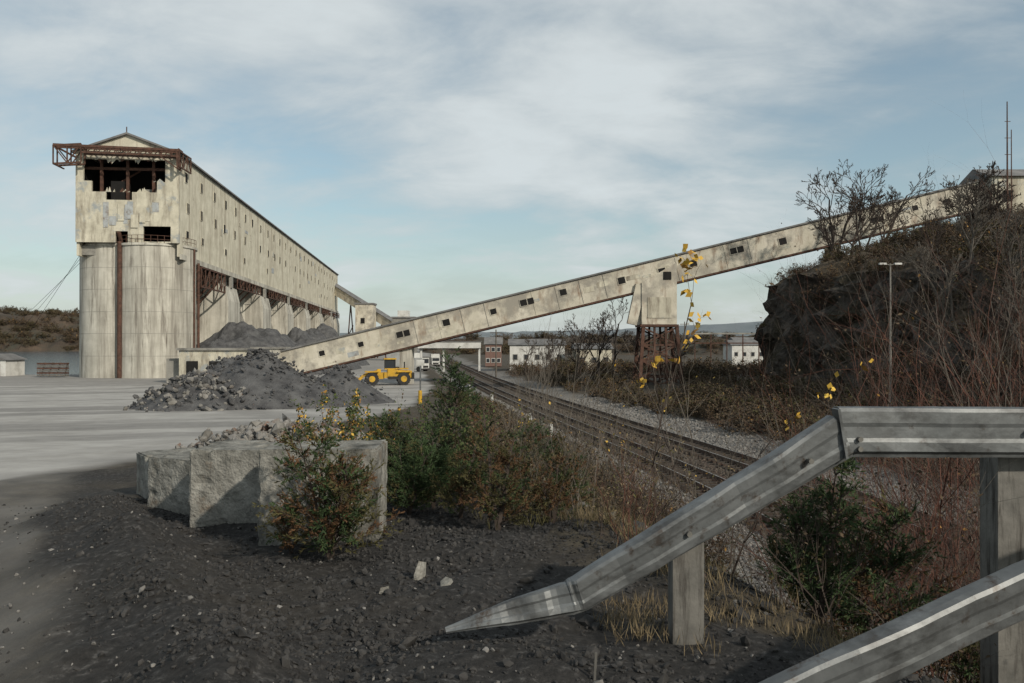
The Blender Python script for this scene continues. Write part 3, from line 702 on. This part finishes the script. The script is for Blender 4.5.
# ------------------------------------------------------------------ guardrail
GP=[(.140,-.06),(.152,-.045),(.155,.0),(.148,.03),(.128,.042),(.06,.044),(.035,.038),(-.035,.038),(-.06,.044),(-.115,.044),(-.135,.018),(-.155,.012)]
def wbeam(path,name,parent,facing=(0,-1,0)):
    V=[];n=len(GP);path2=[]
    for i in range(len(path)-1):
        a,b=path[i],path[i+1];K=9
        for k in range(K+(1 if i==len(path)-2 else 0)):
            t=k/K;path2.append((Vector(a[0]).lerp(Vector(b[0]),t),a[1]*(1-t)+b[1]*t,a[2]*(1-t)+b[2]*t,a[3]*(1-t)+b[3]*t))
    rs=np.random.RandomState(len(path)*7);ph=rs.rand()*6
    for i,(p,sh,sdp,roll) in enumerate(path2):
        q=path2[min(i+1,len(path2)-1)][0]-path2[max(i-1,0)][0];d=q.normalized()
        f=Vector(facing);f=(f-d*f.dot(d)).normalized();u=f.cross(d);u=u if u.z>0 else -u
        rl=roll+.03*math.sin(i*.5+ph)
        f2=f*math.cos(rl)+u*math.sin(rl);u2=u*math.cos(rl)-f*math.sin(rl)
        dent=.005*math.sin(i*.9+ph)+rs.normal()*.0015
        for j,(h,dd) in enumerate(GP): V.append(p+u2*(h*sh+(rs.normal()*.0015 if j in (2,11) else 0))+f2*(dd*sdp+dent*(1 if 2<j<9 else .3)))
    F=[]
    for i in range(len(path2)-1):
        for j in range(n-1): F.append((i*n+j,i*n+j+1,(i+1)*n+j+1,(i+1)*n+j))
    o=mkobj(name,V,F,[galv],None,parent,smooth=False)
    s=o.modifiers.new('thick','SOLIDIFY');s.thickness=.007;s.offset=0
    return o
gr=empty('bent_guardrail')
wbeam([((2.02,4.98,4.46),1,1,.0),((2.8,5.0,4.455),1,.95,.0),((4.8,5.05,4.44),1,1,.0)],'upper_beam',gr)
wbeam([((2.03,4.93,4.44),.92,1,-.12),((1.5,4.86,4.14),.82,1,-.22),((.95,4.78,3.84),.76,1,-.25),((.40,4.7,3.54),.66,.9,-.15),((.34,4.69,3.52),.6,.9,.1),((.02,4.65,3.455),.46,.7,.3),((-.38,4.6,3.36),.10,.3,.6)],'turned_down_beam',gr)
wbeam([((.75,3.5,3.22),.75,.9,.0),((1.6,3.7,3.50),.8,1,-.15),((2.56,4.0,3.77),.85,1,-.2),((4.2,4.4,4.2),.9,1,-.2)],'lower_beam',gr)
mb=MB()
mb.box((.98,4.88,2.9),(1.17,5.03,3.80),woodp);mb.box((3.12,5.14,1.5),(3.33,5.34,4.52),woodp)
mb.box((2.98,4.30,2.0),(3.14,4.44,3.86),woodp)
for (a,b,c_) in ((1.80,4.82,4.30),(2.14,4.92,4.42),(3.2,4.95,4.46),(1.05,4.74,3.88),(2.14,4.92,4.36)): mb.cyl((a,b-.012,c_),(a,b+.03,c_),.016,.016,10,woodp)
mb.obj('posts_and_bolts',gr)
mb=MB();mb.beam((1.985,4.905,4.61),(2.035,4.905,4.31),.016,.10,galv,up=(0,1,0));mb.obj('splice_plate',gr)
mb=MB();z=Hs(.42,4.1);mb.beam((.42,4.1,z-.05),(.43,4.1,z+.14),.012,.010,woodp);mb.obj('wooden_stake')

# ------------------------------------------------------------------ gravel of the foreground
nm=NM();rs=np.random.RandomState(21)
K=52000;y=3.2+rs.rand(K)**1.5*9;x=rs.uniform(-1,1,K)*(.70*y+.4)
e=edge(y);den=np.where(x<bermx(y)-.3,.08,1.)*np.clip(.65+1.6*fbm(x*.8,y*.8+5,3),.15,1)
keep=(x<e+.8)&(roadmask(x,y)<.6)&(rs.rand(K)<den);x=x[keep];y=y[keep]
cl=fbm(x*1.3,y*1.3,3);S=np.exp(rs.normal(size=len(x))*.5)*.0080*(1+.06*y)*(1+np.clip(cl,0,1)*1.0)
z=H(x,y)+S*.2;P=np.stack([x,y,z],1);rocks(nm,P,np.minimum(S,.035),grav,rs)
K=200;y=3.5+rs.rand(K)*9;x=rs.uniform(-1,1,K)*(.68*y);keep=(x<edge(y)+2)&(x>bermx(y)-.2);x=x[keep];y=y[keep]
rocks(nm,np.stack([x,y,H(x,y)+.01],1),np.exp(rs.normal(size=len(x))*.4)*.03,grav,rs)
K=900;y=3.5+rs.rand(K)*9;x=rs.uniform(-1,1,K)*(.68*y);keep=x<edge(y)+1;x=x[keep];y=y[keep]
rocks(nm,np.stack([x,y,H(x,y)+.005],1),np.exp(rs.normal(size=len(x))*.5)*.009,ballm,rs)
nm.obj('loose_gravel')
nm=NM();rocks(nm,np.array([(-.75,6.5,Hs(-.75,6.5)+.02),(-.5,6.2,Hs(-.5,6.2)+.02),(-.95,6.0,Hs(-.95,6.)+.02)]),[.11,.05,.05],blockc,rs,.3);nm.obj('broken_concrete_piece')
nm=NM();K=160;y=rs.uniform(6,30,K);x=edge(y)+rs.rand(K)*(xc(y)-5-edge(y));rocks(nm,np.stack([x,y,H(x,y)],1),rs.uniform(.06,.22,K),rubm,rs);nm.obj('scattered_stones')

# ------------------------------------------------------------------ vegetation
def juniper(x,y,h,w_,seed,mats=((jgreen,1.),),nb=95,name='juniper_bush',lean=0):
    rs=np.random.RandomState(seed);nm=NM();z=Hs(x,y);segs=[];C={m:[] for m,_ in mats};Dd={m:[] for m,_ in mats}
    stems=[]
    for s in range(rs.randint(2,5)):
        top=np.array([rs.uniform(-.3,.3)*w_+lean*h,rs.uniform(-.25,.25)*w_,h*(1 if s==0 else rs.uniform(.6,.92))]);stems.append(top)
        segs.append((np.array([x,y,z-.05]),np.array([x,y,z])+top*.5,.018*h,.011*h));segs.append((np.array([x,y,z])+top*.5,np.array([x,y,z])+top,.011*h,.003))
    pr=[p for _,p in mats];pr=np.array(pr)/sum(pr)
    for b in range(nb):
        top=stems[rs.randint(len(stems))];f=rs.rand()**1.05*.98+.02
        o=np.array([x,y,z])+top*f;az=rs.uniform(0,6.28);L=w_*.5*((1-f)**.7+.14)*rs.uniform(.4,1.35)
        d=np.array([math.cos(az),math.sin(az),rs.uniform(.3,1.2)]);d/=np.linalg.norm(d)
        segs.append((o,o+d*L,.005*h,.0015));m=mats[rs.choice(len(mats),p=pr)][0]
        nt=int(3+7*L/(w_*.5))
        for k in range(nt):
            f2=.2+.8*(k+rs.rand())/nt;sp=o+d*L*f2;dd=d+rs.normal(size=3)*.5;dd/=np.linalg.norm(dd);l2=.15*w_*rs.uniform(.4,1.2)
            for q in range(14):
                t=rs.rand();C[m].append(sp+dd*l2*t);Dd[m].append(dd*.9+rs.normal(size=3)*.4)
    nm.tubes(segs,barkd)
    for m in C: 
        if C[m]: nm.leaves(C[m],Dd[m],.035*w_+.012,.009*w_+.003,m,rs)
    return nm.obj(name)
GJ=((jgreen,.85),(jolive,.15));RJ=((jrust,.4),(jolive,.38),(jgreen,.22));OJ=((jolive,.5),(jgreen,.35),(jrust,.15))
juniper(-1.66,7.35,1.15,1.0,31,((jrust,.32),(jolive,.34),(jgreen,.34)),140)
juniper(-2.1,7.6,.5,.6,32,RJ,50)
juniper(-1.02,12,2.05,1.0,33,GJ,150)
juniper(-1.55,11.2,1.2,1.1,34,GJ,120)
juniper(-1.0,10.3,1.0,1.0,35,GJ,110)
juniper(-.6,11.5,1.4,.9,45,GJ,90)
juniper(-1.25,9.7,.8,.9,46,GJ,80)
juniper(-.15,8.5,1.4,.7,36,RJ,85)
juniper(.15,9.8,1.05,.8,37,OJ,80)
juniper(-.6,9.3,.95,.8,38,OJ,70)
juniper(.45,8.9,.8,.7,47,RJ,50)
juniper(.75,10.5,.9,.8,39,OJ,70)
juniper(2.4,6.3,1.35,.95,40,((jgreen,.75),(jolive,.25)),110)
juniper(3.0,6.6,1.45,1.1,41,((jgreen,.6),(jrust,.2),(jolive,.2)),110)
juniper(3.5,5.9,1.4,.9,42,OJ,90)
juniper(.5,14,1.1,.9,43,GJ,60)

def shrub(name,x,y,h,seed,stems=6,depth=2,bm=barkd,r=.012,leafm=None,nl=0,ls=.05,spread=.55,lw=.6,z=None,lean=(0,0),tipmin=0,wid=.5,nch=(1,3),tipmax=9,up=.12,ratio=.62):
    rs=np.random.RandomState(seed);nm=NM();segs=[];tips=[]
    z=Hs(x,y) if z is None else z
    for s in range(stems):
        d=(rs.normal()*wid+lean[0],rs.normal()*wid+lean[1],1.)
        grow(rs,(x+rs.normal()*.06*h,y+rs.normal()*.06*h,z-.05),d,h*rs.uniform(.5,.82),r*h,depth,segs,tips,spread,5,nch,up,.16,ratio)
    nm.tubes(segs,bm)
    if leafm and nl:
        for m,fr in leafm:
            k=rs.randint(0,len(tips),int(nl*fr));P=np.array([tips[i][0] for i in k]);zz=(P[:,2]-z)/h
            P=P[(zz>tipmin)&(zz<tipmax)];P=P+rs.normal(size=P.shape)*ls*.35
            D_=rs.normal(size=P.shape);D_[:,2]-=.4
            nm.leaves(P,D_,ls,ls*lw,m,rs)
    return nm.obj(name)
shrub('yellow_leaf_sapling',1.78,7.8,3.5,51,stems=2,depth=2,bm=barkd,r=.0034,leafm=((yleaf,.85),(oleaf,.15)),nl=230,ls=.07,tipmin=.56,wid=.03,spread=.8,lw=.75,ratio=.26,up=.05)
shrub('yellow_leaf_sapling',1.95,8.0,2.6,61,stems=2,depth=1,bm=barkd,r=.0034,leafm=((yleaf,.9),(oleaf,.1)),nl=60,ls=.07,tipmin=.5,wid=.04,spread=.8,lw=.75,ratio=.22,up=.05)
shrub('yellow_leaf_sapling',1.1,11.5,2.2,52,stems=2,depth=1,bm=bark,r=.004,leafm=((yleaf,1),),nl=14,ls=.05,tipmin=.3,wid=.12,ratio=.35)
shrub('yellow_leaf_sapling',.35,12.5,2.0,53,stems=3,depth=1,bm=bark,r=.004,leafm=((yleaf,.6),(gleaf,.4)),nl=30,ls=.05,tipmin=.2,wid=.15,ratio=.35)
shrub('yellow_leaf_shrub',-3.1,14.5,1.8,54,stems=7,depth=2,bm=barkd,r=.005,leafm=((yleaf,.15),(oleaf,.2),(gleaf,.65)),nl=1300,ls=.065,wid=.3,ratio=.45)
shrub('yellow_leaf_shrub',-2.3,13.0,1.5,55,stems=7,depth=2,bm=barkd,r=.005,leafm=((gleaf,.75),(oleaf,.15),(yleaf,.1)),nl=1200,ls=.06,wid=.4,ratio=.5)
shrub('leafy_shrub',-1.8,16,1.8,56,stems=7,depth=2,bm=barkd,r=.005,leafm=((gleaf,.7),(bleaf,.3)),nl=1000,ls=.06,wid=.4)
shrub('leafy_shrub',-.6,14.5,1.6,57,stems=6,depth=2,bm=barkd,r=.005,leafm=((gleaf,.5),(bleaf,.5)),nl=700,ls=.06,wid=.4)
shrub('leafy_shrub',-1.3,10.8,1.2,58,stems=7,depth=2,bm=barkd,r=.005,leafm=((gleaf,.8),(bleaf,.2)),nl=1000,ls=.05,wid=.45)
shrub('leafy_shrub',-.3,10.6,1.2,59,stems=7,depth=2,bm=barkd,r=.005,leafm=((gleaf,.5),(bleaf,.5)),nl=700,ls=.05,wid=.45)
rs0=np.random.RandomState(90);BK=[bark,barkr,barkd]
for i in range(56):
    y_=rs0.uniform(7.0,20);x_=edge(y_)+rs0.uniform(-1.2,2.8)
    shrub('dry_weed_shrub',float(x_),y_,rs0.uniform(.6,1.5),100+i,stems=6,depth=2,bm=BK[rs0.randint(3)],r=.0042,leafm=((bleaf,.55),(jolive,.25),(straw,.2)),nl=260,ls=.04,wid=.35,lw=.4)
for i in range(26):
    y_=rs0.uniform(8.5,30);x_=edge(y_)+rs0.uniform(.0,3.5)
    shrub('bare_sapling',float(x_),y_,rs0.uniform(1.5,3.4),140+i,stems=3,depth=2,bm=bark,r=.0038,leafm=((yleaf,1),),nl=[0,0,10][rs0.randint(3)],ls=.045,wid=.15,spread=.5)
for i,(x_,y_,h_) in enumerate(((5.0,8.6,5.6),(6.2,9.5,6.6),(7.2,11,7.4),(4.3,7.4,4.2),(5.8,12.5,6),(8.6,13.5,8),(4.2,9.8,4.2),(9.6,15.5,8.4),(7.4,15,6.0),(5.6,8.0,5.6),(6.6,8.9,6.2),(5.0,11,5),(8.0,12.2,7.6),(10.5,17,8.6),(4.7,6.7,4.6),(3.6,8.2,3.2),(6.1,10.8,6.6),(7.8,10.6,8.0),(5.5,9.6,5.4),(4.9,7.7,5.2),(6.9,10.0,7.2),(4.0,6.9,3.4))):
    shrub('bare_shrub',x_,y_,h_,170+i,stems=7,depth=3,bm=(barkr,barkd,bark,barkr)[i%4],r=.0027,wid=.3,spread=.65,leafm=((oleaf,.04),(bleaf,.96)),nl=200,ls=.05,nch=(1,3),up=.05)
shrub('bare_shrub',2.3,5.9,1.6,198,stems=7,depth=2,bm=barkd,r=.004,wid=.5,leafm=((bleaf,1),),nl=100,ls=.035)
shrub('bare_shrub',3.9,5.7,2.4,199,stems=7,depth=3,bm=barkr,r=.0028,wid=.5,leafm=((bleaf,1),),nl=120,ls=.035)
shrub('bare_shrub',3.2,5.6,1.8,197,stems=7,depth=3,bm=barkd,r=.0028,wid=.5,leafm=((bleaf,1),),nl=150,ls=.035)

def tree(name,x,y,h,seed,z=None,r=.016,bm=barkd,depth=4,spread=.75,mr_=.028):
    rs=np.random.RandomState(seed);nm=NM();segs=[];tips=[];z=Hs(x,y) if z is None else z
    for s in range(1 if rs.rand()<.5 else 2):
        grow(rs,(x+s*.3,y,z-.3),(rs.normal()*.12,rs.normal()*.1,1),h*.66,r*h,depth,segs,tips,spread,5,(1,3),.10,.13,.6)
    segs=[(a,b,max(c,mr_),max(d,mr_*.8)) for a,b,c,d in segs]
    nm.tubes(segs,bm,4);return nm.obj(name)
for i,(x_,y_,h_) in enumerate(((37.0,92,11.5),(40.0,94,12.5),(42.5,92,11.5),(45,97,8),(35,88,6.5),(38.5,88,8.5),(48,84,6),(44,76,6),(41,68,6),(36,62,6.5),(50,90,5.5))):
    tree('bare_tree',x_,y_,h_,200+i,z=hillS(x_,y_))
for i,(x_,y_,h_) in enumerate(((15.4,124,13.5),(11,135,10.5),(7.5,140,9),(21.5,140,8),(24.5,125,7.5),(2.5,150,8.5),(12.5,118,10),(5,128,7),(9.2,120,9),(27,135,8))):
    tree('bare_tree',x_,y_,h_,220+i)
for i,(x_,y_,h_) in enumerate(((28,46,7.5),(30,55,7),(33,62,6),(27,38,8),(24.5,33,7),(31,50,7),(20.5,27,6.5),(22.5,30,7),(29.5,49,6),(27.5,42,7),(26,48,6.5),(32,56,7))):
    tree('bare_tree',x_,y_,h_,240+i,z=max(Hs(x_,y_),hillS(x_,y_)),mr_=.016,bm=(barkd,bark)[i%2])

def brushmesh(seed,leafs,nl,bm=barkd,ls=.07,stems=9,depth=2,wid=.55,nch=(1,3),r=.007):
    rs=np.random.RandomState(seed);nm=NM();segs=[];tips=[]
    for s in range(stems):
        grow(rs,(rs.normal()*.12,rs.normal()*.12,-.05),(rs.normal()*wid,rs.normal()*wid,1),rs.uniform(.35,.6),r,depth,segs,tips,.6,4,nch)
    nm.tubes(segs,bm)
    for m,fr in leafs:
        k=rs.randint(0,len(tips),int(nl*fr));P=np.array([tips[i][0] for i in k])+rs.normal(size=(len(k),3))*.03
        nm.leaves(P,rs.normal(size=P.shape),ls,ls*.6,m,rs)
    o=nm.obj('tmp');me=o.data;bpy.data.objects.remove(o);return me
BM=[brushmesh(301,((bleaf,.8),(jolive,.2)),900),brushmesh(302,((bleaf,.97),(oleaf,.03)),600),brushmesh(303,((bleaf,1),),220,bm=barkr),brushmesh(304,(),0,bm=bark,depth=3),brushmesh(305,((jolive,.4),(bleaf,.6)),800),brushmesh(306,(),0,bm=barkd,depth=3)]
def scatter(name,pts,probs,rs,flat=1):
    e=empty(name)
    for i,(x_,y_,z_,s_) in enumerate(pts):
        o=bpy.data.objects.new('bush_%d'%i,BM[rs.choice(len(BM),p=probs)]);scene.collection.objects.link(o);o.parent=e
        o.location=(x_,y_,z_-.1*s_);o.rotation_euler=(0,0,rs.uniform(0,6.28));o.scale=(s_*rs.uniform(.9,1.5),s_*rs.uniform(.9,1.4),s_*flat)
rs=np.random.RandomState(60);pts=[]
for i in range(520):
    y_=rs.uniform(20,116);x_=xc(y_)+7.6+rs.rand()**1.1*(max(5,28-xc(y_)-8))
    if abs(x_-18.6*y_/101)<2.5 and y_>80: continue
    pts.append((x_,y_,Hs(x_,y_),rs.uniform(1.3,3.0)*(1 if y_<80 else .85)))
scatter('trackside_brush',pts,[.3,.25,.15,.1,.12,.08],rs)
pts=[]
for i in range(850):
    y_=rs.uniform(34,110);x_=26.2+rs.rand()**1.6*36
    z_=hillS(x_,y_)
    if z_<1: continue
    pts.append((x_,y_,z_,rs.uniform(1.2,2.6)))
scatter('hillside_brush',pts,[.2,.2,.2,.14,.13,.13],rs)
pts=[]
for i in range(180):
    y_=rs.uniform(118,175);x_=xc(y_)+7+rs.rand()*42;pts.append((x_,y_,Hs(x_,y_),rs.uniform(1.8,4.2)))
scatter('distant_brush',pts,[.2,.2,.2,.2,.05,.15],rs)
pts=[]
for i in range(180):
    y_=rs.uniform(12,70);e_=float(edge(y_));t_=float(xc(y_)-6);x_=e_+rs.rand()*max(t_-e_-1.5,.5)-.3;pts.append((x_,y_,Hs(x_,y_),rs.uniform(.6,1.35)))
scatter('embankment_weeds',pts,[.22,.18,.2,.12,.2,.08],rs)
pts=[]
K=len(VL);sel=[i for i in range(K) if -700<VL[i,0]<-420]
for i in rs.choice(sel,300): pts.append((VL[i,0]+rs.uniform(-8,8),VL[i,1],VL[i,2]-1,rs.uniform(10,18)))
scatter('distant_trees',pts,[.3,.25,.15,.05,.2,.05],rs,.8)
pts=[]
for i in range(200):
    j=rs.randint(0,len(VC)*9//14);
    pts.append((VC[j,0]+rs.uniform(-4,4),VC[j,1],VC[j,2],rs.uniform(6,11)))
scatter('distant_trees',pts,[.3,.25,.15,.05,.2,.05],rs,.8)

def grass(name,xy,rs,h,m,nb=9,w_=.006):
    K=len(xy);P=np.repeat(np.stack([xy[:,0],xy[:,1],H(xy[:,0],xy[:,1])],1),nb,0);P[:,:2]+=rs.normal(size=(K*nb,2))*.04
    D_=rs.normal(size=(K*nb,3))*.38;D_[:,2]=1
    nm=NM();nm.leaves(P,D_,h,w_,m,rs);nm.obj(name)
rs=np.random.RandomState(77)
K=2600;y=5.6+rs.rand(K)**1.3*26;x=edge(y)+rs.uniform(-.5,3.8,K)*rs.rand(K)**.5;k=fbm(x*.9,y*.9,3)>-.05
grass('dry_grass',np.stack([x,y],1)[k],rs,.22,straw,10,.007)
K=300;y=rs.uniform(4.6,5.9,K);x=rs.uniform(.45,3.0,K);k=fbm(x*2,y*2,2)>-.0
grass('dry_grass',np.stack([x,y],1)[k],rs,.12,straw,9,.005)
K=900;y=8+rs.rand(K)*16;x=edge(y)+rs.uniform(-1.2,3,K);grass('green_grass',np.stack([x,y],1),rs,.18,jolive,8,.009)

# ------------------------------------------------------------------ WORLD, SUN, CAMERA
EL=math.radians(30);AZ=math.radians(138)
w=bpy.data.worlds.new('World');scene.world=w;w.use_nodes=True;nt=w.node_tree;L=nt.links
for n in list(nt.nodes): nt.nodes.remove(n)
out=nd(nt,'ShaderNodeOutputWorld');sky=nd(nt,'ShaderNodeTexSky');sky.sky_type='NISHITA';sky.sun_disc=False;sky.sun_elevation=EL;sky.sun_rotation=AZ
sky.dust_density=1.3;sky.ozone_density=1.0
tint=nd(nt,'ShaderNodeMixRGB',blend_type='MULTIPLY');tint.inputs['Fac'].default_value=1;tint.inputs['Color2'].default_value=(.95,1.04,.93,1);L.new(sky.outputs['Color'],tint.inputs['Color1'])
b1=nd(nt,'ShaderNodeBackground');b1.inputs['Strength'].default_value=.125;L.new(tint.outputs['Color'],b1.inputs['Color'])
b2=nd(nt,'ShaderNodeBackground');b2.inputs['Strength'].default_value=1.0
tc=nd(nt,'ShaderNodeTexCoord');sp=nd(nt,'ShaderNodeSeparateXYZ');L.new(tc.outputs['Generated'],sp.inputs[0])
def M(op,a,b=None,c=False):
    n=nd(nt,'ShaderNodeMath',operation=op);n.use_clamp=c
    for i,v in enumerate((a,b)):
        if v is None: continue
        if isinstance(v,(int,float)): n.inputs[i].default_value=v
        else: L.new(v,n.inputs[i])
    return n.outputs[0]
zz=M('MAXIMUM',M('ADD',sp.outputs['Z'],.26),.05)
cv=nd(nt,'ShaderNodeCombineXYZ');L.new(M('DIVIDE',sp.outputs['X'],zz),cv.inputs[0]);L.new(M('DIVIDE',sp.outputs['Y'],zz),cv.inputs[1])
def cn(rot,sc,loc,scale,det,ro,dis):
    mp=nd(nt,'ShaderNodeMapping');mp.inputs['Rotation'].default_value=(0,0,rot);mp.inputs['Scale'].default_value=sc;mp.inputs['Location'].default_value=loc;L.new(cv.outputs[0],mp.inputs['Vector'])
    n=nd(nt,'ShaderNodeTexNoise');n.inputs['Scale'].default_value=scale;n.inputs['Detail'].default_value=det;n.inputs['Roughness'].default_value=ro;n.inputs['Distortion'].default_value=dis;L.new(mp.outputs[0],n.inputs['Vector']);return n.outputs['Fac']
na=cn(.6,(.9,1.1,1),(2.3,.9,0),1.2,8,.52,.3);nb_=cn(.75,(1.0,1.7,1),(5.1,3.3,0),2.8,10,.6,.4)
nf=M('ADD',M('MULTIPLY',na,.72),M('MULTIPLY',nb_,.28))
mr=nd(nt,'ShaderNodeMapRange');mr.interpolation_type='SMOOTHSTEP';mr.inputs['From Min'].default_value=.35;mr.inputs['From Max'].default_value=.60;mr.inputs['To Min'].default_value=.22;mr.inputs['To Max'].default_value=.93;L.new(nf,mr.inputs['Value'])
hz=M('MULTIPLY',M('SUBTRACT',1.0,M('MULTIPLY',sp.outputs['Z'],3.6),True),.85)
fac=M('MAXIMUM',mr.outputs[0],hz)
cr=nd(nt,'ShaderNodeMapRange');cr.inputs['From Min'].default_value=.42;cr.inputs['From Max'].default_value=.62;cr.inputs['To Min'].default_value=.53;cr.inputs['To Max'].default_value=.74;L.new(nf,cr.inputs['Value'])
cm=nd(nt,'ShaderNodeCombineColor');L.new(M('MULTIPLY',cr.outputs[0],.91),cm.inputs[0]);L.new(M('MULTIPLY',cr.outputs[0],.98),cm.inputs[1]);L.new(M('MULTIPLY',cr.outputs[0],1.0),cm.inputs[2])
L.new(cm.outputs[0],b2.inputs['Color'])
mx=nd(nt,'ShaderNodeMixShader');L.new(fac,mx.inputs[0]);L.new(b1.outputs[0],mx.inputs[1]);L.new(b2.outputs[0],mx.inputs[2]);L.new(mx.outputs[0],out.inputs[0])
sd_=bpy.data.lights.new('sun','SUN');sd_.energy=3.5;sd_.angle=math.radians(1.5);sd_.color=(1,.91,.78)
so_=bpy.data.objects.new('sun',sd_);scene.collection.objects.link(so_)
dv=Vector((math.sin(AZ)*math.cos(EL),math.cos(AZ)*math.cos(EL),math.sin(EL)))
so_.rotation_euler=dv.to_track_quat('Z','Y').to_euler();so_.location=(30,-30,60)
cd=bpy.data.cameras.new('camera');cd.lens=28.125;cd.sensor_width=36;cd.clip_start=.1;cd.clip_end=12000
co=bpy.data.objects.new('camera',cd);scene.collection.objects.link(co);co.location=(0,0,5);co.rotation_euler=(math.radians(90.25),0,0)
scene.camera=co
